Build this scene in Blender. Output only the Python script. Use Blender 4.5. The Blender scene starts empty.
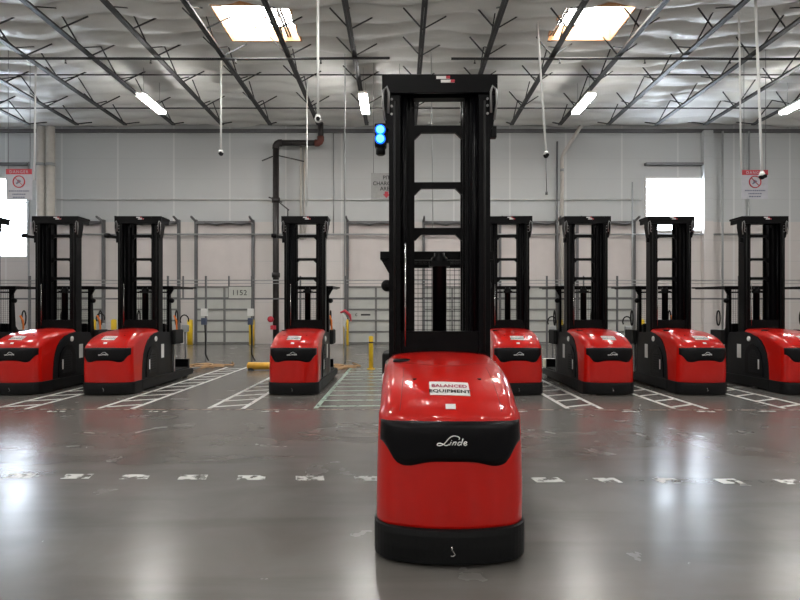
import bpy, bmesh, math, random
from mathutils import Vector, Matrix, noise
random.seed(4)
PI = math.pi
S = bpy.context.scene
COL = S.collection

# ------------------------------------------------------------------ camera, world, exposure
FPX = 560.0
EYE = 1.6
HY = 312.0
cam = bpy.data.cameras.new('camera')
cam.sensor_width = 36.0
cam.lens = FPX / 800.0 * 36.0
cam.shift_y = (HY - 300.0) / 800.0
cam.clip_end = 200
camo = bpy.data.objects.new('camera', cam)
camo.location = (0, 0, EYE)
camo.rotation_euler = (PI / 2, 0, 0)
COL.objects.link(camo)
S.camera = camo

W = bpy.data.worlds.new('sky')
S.world = W
W.use_nodes = True
wn = W.node_tree.nodes
bg = wn['Background']
bg.inputs['Color'].default_value = (0.86, 0.93, 1.0, 1)
bg.inputs['Strength'].default_value = 19.0

LAMP = 75.0            # emission of each ceiling luminaire
vs = S.view_settings
vs.view_transform = 'Standard'
vs.look = 'None'
vs.gamma = 1.0
vs.use_curve_mapping = False
vs.exposure = 0.55
S.cycles.sample_clamp_indirect = 6.0


def px(x, y, D):
    """world point seen at pixel x, y of the photograph at distance D"""
    return Vector(((x - 400) * D / FPX, D, EYE - (y - HY) * D / FPX))


# ------------------------------------------------------------------ materials
def new_mat(name):
    m = bpy.data.materials.new(name)
    m.use_nodes = True
    nt = m.node_tree
    return m, nt, nt.nodes['Principled BSDF']


def mat(name, col, rough=0.5, metal=0.0, vary=0.06, scale=6.0, bump=0.0, coat=0.0, spec=0.5):
    m, nt, b = new_mat(name)
    n = nt.nodes.new('ShaderNodeTexNoise')
    n.inputs['Scale'].default_value = scale
    n.inputs['Detail'].default_value = 4
    tc = nt.nodes.new('ShaderNodeTexCoord')
    nt.links.new(tc.outputs['Object'], n.inputs['Vector'])
    r = nt.nodes.new('ShaderNodeValToRGB')
    r.color_ramp.elements[0].position = 0.3
    r.color_ramp.elements[1].position = 0.7
    r.color_ramp.elements[0].color = tuple(max(0, c * (1 - vary)) for c in col) + (1,)
    r.color_ramp.elements[1].color = tuple(min(1, c * (1 + vary)) for c in col) + (1,)
    nt.links.new(n.outputs['Fac'], r.inputs['Fac'])
    nt.links.new(r.outputs['Color'], b.inputs['Base Color'])
    b.inputs['Roughness'].default_value = rough
    b.inputs['Metallic'].default_value = metal
    b.inputs['Coat Weight'].default_value = coat
    b.inputs['Coat Roughness'].default_value = 0.04
    b.inputs['Specular IOR Level'].default_value = spec
    if bump:
        bp = nt.nodes.new('ShaderNodeBump')
        bp.inputs['Strength'].default_value = bump
        bp.inputs['Distance'].default_value = 0.01
        nt.links.new(n.outputs['Fac'], bp.inputs['Height'])
        nt.links.new(bp.outputs['Normal'], b.inputs['Normal'])
    return m


def emit_mat(name, col, strength):
    m, nt, b = new_mat(name)
    b.inputs['Base Color'].default_value = tuple(col) + (1,)
    b.inputs['Emission Color'].default_value = tuple(col) + (1,)
    b.inputs['Emission Strength'].default_value = strength
    return m


def math_node(nt, op, a, b=None, c=None):
    n = nt.nodes.new('ShaderNodeMath')
    n.operation = op
    for i, v in enumerate((a, b, c)):
        if v is None:
            continue
        if isinstance(v, (int, float)):
            n.inputs[i].default_value = v
        else:
            nt.links.new(v, n.inputs[i])
    return n.outputs[0]


def mix_col(nt, fac, a, b):
    n = nt.nodes.new('ShaderNodeMix')
    n.data_type = 'RGBA'
    if isinstance(fac, (int, float)):
        n.inputs['Factor'].default_value = fac
    else:
        nt.links.new(fac, n.inputs['Factor'])
    for k, v in ((6, a), (7, b)):
        if isinstance(v, tuple):
            n.inputs[k].default_value = v + (1,) if len(v) == 3 else v
        else:
            nt.links.new(v, n.inputs[k])
    return n.outputs[2]


M = {}


def floor_material():
    m, nt, b = new_mat('polished_concrete')
    tc = nt.nodes.new('ShaderNodeTexCoord')
    def nz(scale, detail, dist=0.0, mapping=None):
        n = nt.nodes.new('ShaderNodeTexNoise')
        n.inputs['Scale'].default_value = scale
        n.inputs['Detail'].default_value = detail
        n.inputs['Distortion'].default_value = dist
        src = tc.outputs['Object']
        if mapping:
            mp = nt.nodes.new('ShaderNodeMapping')
            mp.inputs['Scale'].default_value = mapping
            nt.links.new(src, mp.inputs['Vector'])
            src = mp.outputs['Vector']
        nt.links.new(src, n.inputs['Vector'])
        return n.outputs['Fac']
    big = nz(0.35, 3)
    mid = nz(1.7, 6, 0.6)
    streak = nz(1.0, 5, 0.4, (0.35, 2.2, 1))
    c1 = mix_col(nt, math_node(nt, 'MULTIPLY_ADD', big, 2.2, -0.6), (0.116, 0.120, 0.116), (0.140, 0.118, 0.104))
    c2 = mix_col(nt, math_node(nt, 'MULTIPLY_ADD', mid, 1.6, -0.45), c1, (0.165, 0.158, 0.148))
    c3 = mix_col(nt, math_node(nt, 'MULTIPLY_ADD', streak, 3.0, -1.45), c2, (0.080, 0.075, 0.069))
    nt.links.new(c3, b.inputs['Base Color'])
    r = math_node(nt, 'MULTIPLY_ADD', mid, 0.14, 0.15)
    r = math_node(nt, 'MULTIPLY_ADD', streak, 0.06, r)
    nt.links.new(r, b.inputs['Roughness'])
    b.inputs['Specular IOR Level'].default_value = 0.55
    fine = nz(2.6, 3)
    bp = nt.nodes.new('ShaderNodeBump')
    bp.inputs['Strength'].default_value = 0.10
    bp.inputs['Distance'].default_value = 0.02
    nt.links.new(fine, bp.inputs['Height'])
    nt.links.new(bp.outputs['Normal'], b.inputs['Normal'])
    return m


def wall_material():
    m, nt, b = new_mat('light_tinted_liner_wall')
    tc = nt.nodes.new('ShaderNodeTexCoord')
    sp = nt.nodes.new('ShaderNodeSeparateXYZ')
    nt.links.new(tc.outputs['Object'], sp.inputs[0])
    x, y, z = sp.outputs
    h = math_node(nt, 'ADD', x, y)
    fz = math_node(nt, 'FRACT', math_node(nt, 'DIVIDE', z, 1.03))
    fx = math_node(nt, 'FRACT', math_node(nt, 'DIVIDE', math_node(nt, 'ADD', h, 0.15), 2.8))
    sz = math_node(nt, 'LESS_THAN', fz, 0.035)
    sx = math_node(nt, 'LESS_THAN', fx, 0.03)
    up = math_node(nt, 'GREATER_THAN', z, 6.1)
    n = nt.nodes.new('ShaderNodeTexNoise')
    n.inputs['Scale'].default_value = 0.8
    n.inputs['Detail'].default_value = 5
    nt.links.new(tc.outputs['Object'], n.inputs['Vector'])
    base = mix_col(nt, up, (0.62, 0.575, 0.555), (0.52, 0.535, 0.54))  # pinkish cast of light on the lower wall put into its colour
    base = mix_col(nt, math_node(nt, 'MULTIPLY', n.outputs['Fac'], 0.25), base, (0.48, 0.48, 0.47))
    base = mix_col(nt, math_node(nt, 'MULTIPLY', sz, 0.35), base, (0.42, 0.43, 0.43))
    base = mix_col(nt, math_node(nt, 'MULTIPLY', sx, 0.5), base, (0.74, 0.74, 0.73))
    nt.links.new(base, b.inputs['Base Color'])
    b.inputs['Roughness'].default_value = 0.55
    return m


def insulation_material():
    m, nt, b = new_mat('vinyl_faced_insulation')
    tc = nt.nodes.new('ShaderNodeTexCoord')
    n = nt.nodes.new('ShaderNodeTexNoise')
    n.inputs['Scale'].default_value = 1.3
    n.inputs['Detail'].default_value = 6
    mp = nt.nodes.new('ShaderNodeMapping')
    mp.inputs['Scale'].default_value = (0.5, 2.5, 1)
    nt.links.new(tc.outputs['Object'], mp.inputs['Vector'])
    nt.links.new(mp.outputs['Vector'], n.inputs['Vector'])
    c = mix_col(nt, n.outputs['Fac'], (0.66, 0.66, 0.63), (0.84, 0.84, 0.81))
    nt.links.new(c, b.inputs['Base Color'])
    b.inputs['Roughness'].default_value = 0.42
    bp = nt.nodes.new('ShaderNodeBump')
    bp.inputs['Strength'].default_value = 0.5
    bp.inputs['Distance'].default_value = 0.08
    nt.links.new(n.outputs['Fac'], bp.inputs['Height'])
    nt.links.new(bp.outputs['Normal'], b.inputs['Normal'])
    return m


def paint_material(name, col, wear=0.46):
    """floor paint with worn-through patches"""
    m, nt, b = new_mat(name)
    tc = nt.nodes.new('ShaderNodeTexCoord')
    n = nt.nodes.new('ShaderNodeTexNoise')
    n.inputs['Scale'].default_value = 9
    n.inputs['Detail'].default_value = 6
    nt.links.new(tc.outputs['Object'], n.inputs['Vector'])
    r = nt.nodes.new('ShaderNodeValToRGB')
    r.color_ramp.elements[0].position = wear - 0.06
    r.color_ramp.elements[1].position = wear + 0.04
    nt.links.new(n.outputs['Fac'], r.inputs['Fac'])
    b.inputs['Base Color'].default_value = col + (1,)
    b.inputs['Roughness'].default_value = 0.35
    nt.links.new(r.outputs['Color'], b.inputs['Alpha'])
    return m


def glass_material(name, tint, gloss=0.08):
    m = bpy.data.materials.new(name)
    m.use_nodes = True
    nt = m.node_tree
    nt.nodes.clear()
    o = nt.nodes.new('ShaderNodeOutputMaterial')
    t = nt.nodes.new('ShaderNodeBsdfTransparent')
    t.inputs['Color'].default_value = tint + (1,)
    g = nt.nodes.new('ShaderNodeBsdfGlossy')
    g.inputs['Roughness'].default_value = 0.05
    mx = nt.nodes.new('ShaderNodeMixShader')
    mx.inputs[0].default_value = gloss
    nt.links.new(t.outputs[0], mx.inputs[1])
    nt.links.new(g.outputs[0], mx.inputs[2])
    nt.links.new(mx.outputs[0], o.inputs['Surface'])
    return m


M['floor'] = floor_material()
M['wall'] = wall_material()
M['insul'] = insulation_material()
M['glass'] = glass_material('window_glass', (0.95, 0.97, 1.0))
M['sky_glass'] = glass_material('skylight_glazing', (0.98, 0.95, 0.90))
M['red'] = mat('gloss_red_paint', (0.50, 0.005, 0.002), 0.36, 0, 0.03, 3, 0.0, 0.8, spec=0.15)
_nt = M['red'].node_tree
_n = _nt.nodes.new('ShaderNodeTexNoise'); _n.inputs['Scale'].default_value = 14
_tc = _nt.nodes.new('ShaderNodeTexCoord'); _nt.links.new(_tc.outputs['Object'], _n.inputs['Vector'])
_b = _nt.nodes.new('ShaderNodeBump'); _b.inputs['Strength'].default_value = 0.22; _b.inputs['Distance'].default_value = 0.012
_nt.links.new(_n.outputs['Fac'], _b.inputs['Height'])
_nt.links.new(_b.outputs['Normal'], _nt.nodes['Principled BSDF'].inputs['Coat Normal'])
M['seam'] = mat('dark_red_seam', (0.16, 0.004, 0.003), 0.6)
M['black_plastic'] = mat('black_plastic', (0.003, 0.003, 0.004), 0.36, 0, 0.1, 20, 0.05, spec=0.16)
M['black_steel'] = mat('black_painted_steel', (0.0025, 0.0025, 0.0032), 0.36, 0, 0.15, 8, 0.03, spec=0.12)
M['rubber'] = mat('rubber_pad', (0.009, 0.009, 0.009), 0.7, 0, 0.1, 15, spec=0.3)
M['charcoal'] = mat('charcoal_cover', (0.009, 0.010, 0.012), 0.42, 0, 0.1, 10, 0.04, spec=0.2)
M['bumper'] = mat('cast_counterweight', (0.006, 0.0065, 0.007), 0.5, 0, 0.15, 40, 0.15, spec=0.18)
M['chrome'] = mat('bright_steel', (0.62, 0.62, 0.62), 0.18, 1.0, 0.03)
M['steel'] = mat('grey_steel', (0.30, 0.30, 0.30), 0.4, 0.7, 0.06)
M['white'] = mat('white_label', (0.80, 0.80, 0.78), 0.45, 0, 0.02)
M['white_paint'] = mat('white_enamel', (0.72, 0.72, 0.70), 0.4, 0, 0.03)
M['sticker_pink'] = mat('sticker_magenta_print', (0.42, 0.05, 0.12), 0.5)
M['ink'] = mat('black_print', (0.02, 0.02, 0.02), 0.5)
M['red_print'] = mat('red_print', (0.50, 0.03, 0.05), 0.5)
M['grey_ink'] = mat('grey_blue_print', (0.16, 0.17, 0.24), 0.5)
M['joist'] = mat('dark_joist_steel', (0.022, 0.022, 0.024), 0.5, 0.1, 0.1)
M['duct'] = mat('grey_conduit', (0.33, 0.34, 0.34), 0.45, 0.3, 0.05)
M['dark_conduit'] = mat('dark_grey_conduit', (0.13, 0.13, 0.135), 0.5, 0.2, 0.08)
M['door'] = mat('dock_door_skin', (0.47, 0.475, 0.45), 0.42, 0, 0.04, 2)
M['door_rib'] = mat('dock_door_rib', (0.17, 0.17, 0.165), 0.5)
M['panel'] = mat('cream_wall_panel', (0.60, 0.55, 0.535), 0.6, 0, 0.04, 1.5)
M['yellow'] = mat('safety_yellow', (0.78, 0.52, 0.02), 0.4, 0, 0.08, 5, 0.02)
M['amber'] = mat('amber_yellow', (0.75, 0.40, 0.04), 0.45, 0, 0.1, 6)
M['cream_pipe'] = mat('cream_downpipe', (0.52, 0.49, 0.45), 0.5, 0, 0.05)
M['riser'] = mat('blackened_pipe', (0.030, 0.026, 0.026), 0.42, 0.2, 0.2, 5)
M['rust'] = mat('red_brown_coupling', (0.13, 0.035, 0.025), 0.5, 0, 0.2, 5)
M['valve'] = mat('valve_red', (0.50, 0.03, 0.05), 0.4)
M['wood'] = mat('skylight_timber', (0.62, 0.33, 0.16), 0.6, 0, 0.2, 4)
M['sign_grey'] = mat('silver_sign_face', (0.36, 0.36, 0.36), 0.5, 0, 0.08, 12)
M['sign_white'] = mat('pale_sign_face', (0.52, 0.52, 0.57), 0.5)
M['sign_board'] = mat('pale_number_board', (0.50, 0.51, 0.47), 0.5)
M['hose'] = mat('tan_cable', (0.42, 0.25, 0.12), 0.6)
M['orange'] = mat('orange_webbing', (0.85, 0.22, 0.03), 0.6)
M['blue_plug'] = mat('blue_grey_plug', (0.06, 0.08, 0.13), 0.4)
M['carton'] = mat('pale_carton', (0.62, 0.58, 0.45), 0.7)
M['paint'] = paint_material('white_floor_paint', (0.74, 0.74, 0.72), 0.36)
M['paint_worn'] = paint_material('worn_white_floor_paint', (0.60, 0.60, 0.58), 0.49)
M['paint_green'] = paint_material('pale_green_floor_paint', (0.40, 0.52, 0.44), 0.40)
M['paint_rust'] = paint_material('faded_orange_floor_paint', (0.30, 0.19, 0.15), 0.50)
M['lamp'] = emit_mat('luminaire_diffuser', (1.0, 0.975, 0.93), LAMP)
M['led'] = emit_mat('blue_led_core', (0.08, 0.55, 1.0), 2.4)
M['led_halo'] = emit_mat('blue_led_halo', (0.0, 0.10, 1.0), 1.6)  # blue glow around the LEDs, put in as an emissive surface


# ------------------------------------------------------------------ mesh helpers
class B:
    def __init__(s):
        s.bm = bmesh.new()

    def box(s, x0, x1, y0, y1, z0, z1, bev=0.0):
        vs_ = [s.bm.verts.new(p) for p in ((x0, y0, z0), (x1, y0, z0), (x1, y1, z0), (x0, y1, z0),
                                           (x0, y0, z1), (x1, y0, z1), (x1, y1, z1), (x0, y1, z1))]
        fs = []
        for f in ((0, 3, 2, 1), (4, 5, 6, 7), (0, 1, 5, 4), (1, 2, 6, 5), (2, 3, 7, 6), (3, 0, 4, 7)):
            fs.append(s.bm.faces.new([vs_[i] for i in f]))
        if bev:
            es = list({e for f in fs for e in f.edges})
            bmesh.ops.bevel(s.bm, geom=es, offset=bev, segments=2, affect='EDGES', profile=0.6)
        return s

    def bar(s, a, b, w, h=None, roll=0.0):
        """rectangular bar from a to b"""
        a = Vector(a); b = Vector(b); h = h or w
        d = (b - a).normalized()
        up = Vector((0, 0, 1)) if abs(d.z) < 0.95 else Vector((0, 1, 0))
        sx = d.cross(up).normalized(); sz = sx.cross(d)
        if roll:
            q = Matrix.Rotation(roll, 3, d); sx = q @ sx; sz = q @ sz
        ring = []
        for p in (a, b):
            ring.append([s.bm.verts.new(p + sx * (i * w / 2) + sz * (j * h / 2)) for i, j in ((-1, -1), (1, -1), (1, 1), (-1, 1))])
        for k in range(4):
            s.bm.faces.new((ring[0][k], ring[0][(k + 1) % 4], ring[1][(k + 1) % 4], ring[1][k]))
        s.bm.faces.new(ring[0][::-1]); s.bm.faces.new(ring[1])
        return s

    def tube(s, pts, r, n=10, closed=False):
        pts = [Vector(p) for p in pts]
        rings = []
        N = len(pts)
        prev = None
        for i, p in enumerate(pts):
            if closed:
                d = (pts[(i + 1) % N] - pts[i - 1]).normalized()
            else:
                d = (pts[min(i + 1, N - 1)] - pts[max(i - 1, 0)]).normalized()
            if prev is None:
                u = d.cross(Vector((0, 0, 1)) if abs(d.z) < 0.9 else Vector((1, 0, 0))).normalized()
            else:
                u = (prev - d * prev.dot(d)).normalized()
            prev = u
            v = d.cross(u)
            rr = r[i] if isinstance(r, (list, tuple)) else r
            rings.append([s.bm.verts.new(p + (u * math.cos(a) + v * math.sin(a)) * rr) for a in [2 * PI * k / n for k in range(n)]])
        m = N if closed else N - 1
        for i in range(m):
            A, C_ = rings[i], rings[(i + 1) % N]
            for k in range(n):
                f = s.bm.faces.new((A[k], A[(k + 1) % n], C_[(k + 1) % n], C_[k]))
                f.smooth = True
        if not closed:
            s.bm.faces.new(rings[0][::-1]); s.bm.faces.new(rings[-1])
        return s

    def lathe(s, c, prof, n=24, axis='z'):
        """prof: list of (radius, height)"""
        c = Vector(c)
        rings = []
        for r, h in prof:
            ring = []
            for k in range(n):
                a = 2 * PI * k / n
                if axis == 'z':
                    p = Vector((r * math.cos(a), r * math.sin(a), h))
                elif axis == 'y':
                    p = Vector((r * math.cos(a), h, -r * math.sin(a)))
                else:
                    p = Vector((h, r * math.cos(a), r * math.sin(a)))
                ring.append(s.bm.verts.new(c + p))
            rings.append(ring)
        for A, C_ in zip(rings, rings[1:]):
            for k in range(n):
                f = s.bm.faces.new((A[k], A[(k + 1) % n], C_[(k + 1) % n], C_[k])); f.smooth = True
        s.bm.faces.new(rings[0][::-1]); s.bm.faces.new(rings[-1])
        return s

    def prism(s, poly, a0, a1, axis='x', bev=0.0):
        """polygon extruded along an axis; poly in the other two coordinates"""
        def P(u, v, a):
            return {'x': (a, u, v), 'y': (u, a, v), 'z': (u, v, a)}[axis]
        r0 = [s.bm.verts.new(P(u, v, a0)) for u, v in poly]
        r1 = [s.bm.verts.new(P(u, v, a1)) for u, v in poly]
        n = len(poly)
        fs = [s.bm.faces.new(r0[::-1]), s.bm.faces.new(r1)]
        for k in range(n):
            fs.append(s.bm.faces.new((r0[k], r0[(k + 1) % n], r1[(k + 1) % n], r1[k])))
        if bev:
            es = list(set(fs[0].edges) | set(fs[1].edges))
            bmesh.ops.bevel(s.bm, geom=es, offset=bev, segments=2, affect='EDGES', profile=0.6)
        return s

    def loft(s, rings, smooth=True):
        R = [[s.bm.verts.new(p) for p in r] for r in rings]
        n = len(R[0])
        for A, C_ in zip(R, R[1:]):
            for k in range(n):
                f = s.bm.faces.new((A[k], A[(k + 1) % n], C_[(k + 1) % n], C_[k])); f.smooth = smooth
        s.bm.faces.new(R[0][::-1]); s.bm.faces.new(R[-1])
        return s

    def grid_solid(s, pts, off):
        """a curved sheet pts[i][j] given real thickness along off"""
        off = Vector(off)
        A = [[s.bm.verts.new(p) for p in row] for row in pts]
        C_ = [[s.bm.verts.new(Vector(p) + off) for p in row] for row in pts]
        n, m = len(A), len(A[0])
        for i in range(n - 1):
            for j in range(m - 1):
                f = s.bm.faces.new((A[i][j], A[i][j + 1], A[i + 1][j + 1], A[i + 1][j])); f.smooth = True
                s.bm.faces.new((C_[i][j], C_[i + 1][j], C_[i + 1][j + 1], C_[i][j + 1]))
        for i in range(n - 1):
            s.bm.faces.new((A[i][0], A[i + 1][0], C_[i + 1][0], C_[i][0]))
            s.bm.faces.new((A[i][-1], C_[i][-1], C_[i + 1][-1], A[i + 1][-1]))
        for j in range(m - 1):
            s.bm.faces.new((A[0][j], C_[0][j], C_[0][j + 1], A[0][j + 1]))
            s.bm.faces.new((A[-1][j], A[-1][j + 1], C_[-1][j + 1], C_[-1][j]))
        return s

    def out(s, name, material, parent=None, loc=None):
        bmesh.ops.recalc_face_normals(s.bm, faces=s.bm.faces)
        me = bpy.data.meshes.new(name)
        s.bm.to_mesh(me); s.bm.free()
        me.materials.append(M[material] if isinstance(material, str) else material)
        o = bpy.data.objects.new(name, me)
        COL.objects.link(o)
        if parent:
            o.parent = parent
        if loc:
            o.location = loc
        return o


def tag(o, label=None, cat=None, group=None, kind=None):
    if label: o['label'] = label
    if cat: o['category'] = cat
    if group: o['group'] = group
    if kind: o['kind'] = kind
    return o


def empty(name, loc=(0, 0, 0), rz=0.0):
    o = bpy.data.objects.new(name, None)
    o.location = loc
    o.rotation_euler = (0, 0, rz)
    o.empty_display_size = 0.2
    COL.objects.link(o)
    return o


def copy_tree(o, parent=None):
    c = o.copy()
    COL.objects.link(c)
    c.parent = parent
    for ch in list(o.children):
        copy_tree(ch, c)
    return c


def text_mesh(body, size, extrude=0.002, shear=0.0, align='CENTER', spacing=1.0, bold=0.0):
    cu = bpy.data.curves.new('lettering', 'FONT')
    cu.body = body; cu.size = size; cu.extrude = extrude; cu.shear = shear
    cu.align_x = align; cu.space_character = spacing; cu.offset = bold
    cu.resolution_u = 3
    o = bpy.data.objects.new('lettering', cu)
    me = bpy.data.meshes.new_from_object(o)
    bpy.data.objects.remove(o)
    return me


def text_on(body, size, material, parent, loc, name='lettering', rot=(PI / 2, 0, 0), **k):
    me = text_mesh(body, size, **k)
    me.materials.clear(); me.materials.append(M[material])
    o = bpy.data.objects.new(name, me)
    COL.objects.link(o)
    o.parent = parent; o.location = loc; o.rotation_euler = rot
    return o


# ------------------------------------------------------------------ building shell
X0, X1, Y0, Y1 = -23.0, 23.0, -17.0, 28.0
ZC = 11.0
tag(B().box(X0, X1, Y0, Y1, -0.2, 0.0).out('floor', 'floor'), 'polished grey concrete warehouse floor', kind='structure')

WL = (-21.35, -18.65, 4.4, 8.25)       # window left
WR = (12.3, 15.15, 5.7, 8.25)          # window right
bw = B()
for a, b_, lo, hi in ((X0, WL[0], 0, 12.2), (WL[1], WR[0], 0, 12.2), (WR[1], X1, 0, 12.2),
                      (WL[0], WL[1], 0, WL[2]), (WL[0], WL[1], WL[3], 12.2), (WR[0], WR[1], 0, WR[2]), (WR[0], WR[1], WR[3], 12.2)):
    bw.box(a, b_, Y1, Y1 + 0.25, lo, hi)
tag(bw.out('wall_back', 'wall'), 'tall pale grey liner wall behind the trucks', kind='structure')
tag(B().box(X0 - 0.25, X0, Y0, Y1, 0, 12.2).out('wall_left', 'wall'), 'pale side wall', kind='structure')
tag(B().box(X1, X1 + 0.25, Y0, Y1, 0, 12.2).out('wall_right', 'wall'), 'pale side wall', kind='structure')
tag(B().box(X0, X1, Y0 - 0.25, Y0, 0, 12.2).out('wall_front', 'wall'), 'pale end wall', kind='structure')

for i, wv in enumerate((WL, WR)):
    w = empty('window_%d' % (i + 1), (0, 0, 0)); tag(w, kind='structure')
    tag(w, ('bright daylight window high on the far wall, left side', 'bright daylight window high on the far wall, right side')[i])
    f = B()
    f.box(wv[0] - 0.08, wv[1] + 0.08, Y1 - 0.06, Y1 + 0.1, wv[3], wv[3] + 0.1).box(wv[0] - 0.08, wv[1] + 0.08, Y1 - 0.06, Y1 + 0.1, wv[2] - 0.1, wv[2])
    f.box(wv[0] - 0.08, wv[0], Y1 - 0.06, Y1 + 0.1, wv[2], wv[3]).box(wv[1], wv[1] + 0.08, Y1 - 0.06, Y1 + 0.1, wv[2], wv[3])
    if i == 0:
        f.box(wv[0], wv[1], Y1, Y1 + 0.08, 7.05, 7.12)
    f.out('window_frame', 'white_paint', w)
    B().box(wv[0], wv[1], Y1 + 0.1, Y1 + 0.112, wv[2], wv[3]).out('window_pane', 'glass', w)

# skylights and the sagging insulation of the ceiling
SK = ((-5.74, -3.42, 17.05, 19.25), (5.04, 7.2, 17.1, 19.2))


def insul_z(x, y):
    t = (y * 1.0 + 0.25 * math.sin(x * 0.55) + 0.18 * math.sin(x * 1.7 + y)) / 1.0
    s = abs(math.sin(PI * t)) ** 0.75
    b_ = 0.5 + 0.5 * noise.noise(Vector((x * 0.35, y * 0.5, 3.1)))
    f = noise.noise(Vector((x * 1.4, y * 2.6, 8.0)))
    return ZC + 0.05 - 0.25 * s * (0.45 + 0.8 * b_) + 0.04 * f


def ceiling():
    bm = bmesh.new()
    xs = [X0]
    fixed = sorted({round(v, 3) for s in SK for v in s[:2]})
    x = X0
    while x < X1 - 0.01:
        nx = min(x + 0.22, X1)
        for q in fixed:
            if x + 0.02 < q < nx + 0.03: nx = q
        xs.append(nx); x = nx
    ys = [Y0]; y = Y0
    fixy = sorted({v for s in SK for v in s[2:]})
    while y < Y1 - 0.01:
        ny = min(y + (0.1 if y > 13 else 0.6), Y1)
        for q in fixy:
            if y + 0.01 < q < ny + 0.02: ny = q
        ys.append(ny); y = ny
    g = [[bm.verts.new((a, b_, insul_z(a, b_))) for b_ in ys] for a in xs]
    for i in range(len(xs) - 1):
        for j in range(len(ys) - 1):
            cx, cy = (xs[i] + xs[i + 1]) / 2, (ys[j] + ys[j + 1]) / 2
            if any(s[0] < cx < s[1] and s[2] < cy < s[3] for s in SK):
                continue
            f = bm.faces.new((g[i][j], g[i][j + 1], g[i + 1][j + 1], g[i + 1][j])); f.smooth = True
    me = bpy.data.meshes.new('ceiling'); bm.to_mesh(me); bm.free()
    me.materials.append(M['insul'])
    o = bpy.data.objects.new('ceiling', me); COL.objects.link(o)
    tag(o, 'billowing white faced insulation under the roof deck', kind='structure')
    # the deck above it, open at the skylights
    d = B()
    SKD = [(q[0] - 0.06, q[1] + 0.06, q[2] - 0.06, q[3] + 0.06) for q in SK]
    for a, b_, c, e in ((X0, SKD[0][0], Y0, Y1), (SKD[0][1], SKD[1][0], Y0, Y1), (SKD[1][1], X1, Y0, Y1),
                        (SKD[0][0], SKD[0][1], Y0, SKD[0][2]), (SKD[0][0], SKD[0][1], SKD[0][3], Y1),
                        (SKD[1][0], SKD[1][1], Y0, SKD[1][2]), (SKD[1][0], SKD[1][1], SKD[1][3], Y1)):
        d.box(a, b_, c, e, ZC + 0.12, ZC + 0.3)
    tag(d.out('roof_deck_ceiling', 'joist'), 'roof deck above the insulation', kind='structure')


ceiling()
for i, s in enumerate(SK):
    w = empty('window_%d' % (i + 3)); tag(w, ('roof skylight with lit timber curb, left of the two', 'roof skylight with lit timber curb, right of the two')[i], kind='structure')
    t = 0.05
    c = B()
    c.box(s[0] - t, s[0], s[2] - t, s[3] + t, ZC - 0.08, ZC + 0.42).box(s[1], s[1] + t, s[2] - t, s[3] + t, ZC - 0.08, ZC + 0.42)
    c.box(s[0], s[1], s[2] - t, s[2], ZC - 0.08, ZC + 0.42).box(s[0], s[1], s[3], s[3] + t, ZC - 0.08, ZC + 0.42)
    c.out('curb_frame', 'wood', w)
    B().box(s[0] - t, s[1] + t, s[2] - t, s[3] + t, ZC + 0.42, ZC + 0.44).out('skylight_pane', 'sky_glass', w)
    m_ = B()
    for k in (1, 2):
        xx = s[0] + (s[1] - s[0]) * k / 3
        m_.box(xx - 0.02, xx + 0.02, s[2], s[3], ZC + 0.38, ZC + 0.42)
    m_.out('glazing_bar', 'white_paint', w)

# wall trims and column casings
tr = B().box(X0, X1, Y1 - 0.12, Y1, 10.55, 10.72)
tag(tr.out('trim_1', 'dark_conduit'), 'dark eave angle along the top of the far wall', kind='structure')
for i, (xa, xb) in enumerate(((15.05, 15.5), (-17.6, -17.35))):
    tag(B().box(xa, xb, Y1 - 0.3, Y1, 0, 10.6).out('trim_%d' % (i + 2), 'wall'), 'white column casing on the far wall', kind='structure')
for i, (xa, xb) in enumerate(((-21.6, -18.5), (12.2, 15.2))):
    tag(B().box(xa, xb, Y1 - 0.25, Y1, 8.9, 9.02).out('trim_%d' % (i + 4), 'dark_conduit'), 'dark steel lintel above a wall window', kind='structure')

# ------------------------------------------------------------------ dock doors of the far wall
door_cx = [76, 151, 225, 376, 452, 528, 605]
for i, c in enumerate(door_cx):
    X = (c - 400) * 0.05
    d = empty('door_%d' % (i + 1), (X, Y1, 0))
    tag(d, 'grey sectional dock door number %d from the left along the far wall' % (i + 1), kind='structure')
    h = 2.85
    B().box(-1.36, 1.36, -0.06, 0, 0.0, h).out('door_panel', 'door', d)
    r = B()
    for z in (0.02, 0.57, 1.13, 1.68, 2.25, 2.8):
        r.box(-1.36, 1.36, -0.10, -0.06, z, z + 0.09)
    r.box(-0.05, 0.05, -0.12, -0.06, 0, h)
    r.out('door_rib', 'door_rib', d)
    B().box(-1.34, 1.34, -0.03, 0, h, 6.05).out('upper_panel', 'panel', d)
    t = B()
    for sx in (-1.42, 1.42):
        t.box(sx - 0.06, sx + 0.06, -0.16, 0, 0, 6.2)
        t.bar((sx, -0.1, 6.1), (sx, -0.75, 6.25), 0.08)
    t.out('door_track', 'dark_conduit', d)
    t = B().box(-1.42, 1.42, -0.2, -0.06, 5.98, 6.12)
    t.tube([(-0.9, -0.25, 6.02), (-0.3, -0.3, 5.93), (0.2, -0.3, 6.04), (0.9, -0.25, 5.95), (1.3, -0.25, 6.03)], 0.05, 8)
    t.out('header_shaft', 'dark_conduit', d)
    if c == 376:
        text_on('C', 0.17, 'ink', d, (-0.98, -0.075, 1.40), extrude=0.004, bold=0.004)
        B().box(-0.75, -0.28, -0.075, -0.06, 1.42, 1.50).out('notice_strip', 'ink', d)

# ------------------------------------------------------------------ floor paint
def quad_paint(b_, pts):
    z0, z1 = 0.0006, 0.0022
    b_.prism([(p[0], p[1]) for p in pts], z0, z1, 'z')


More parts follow.
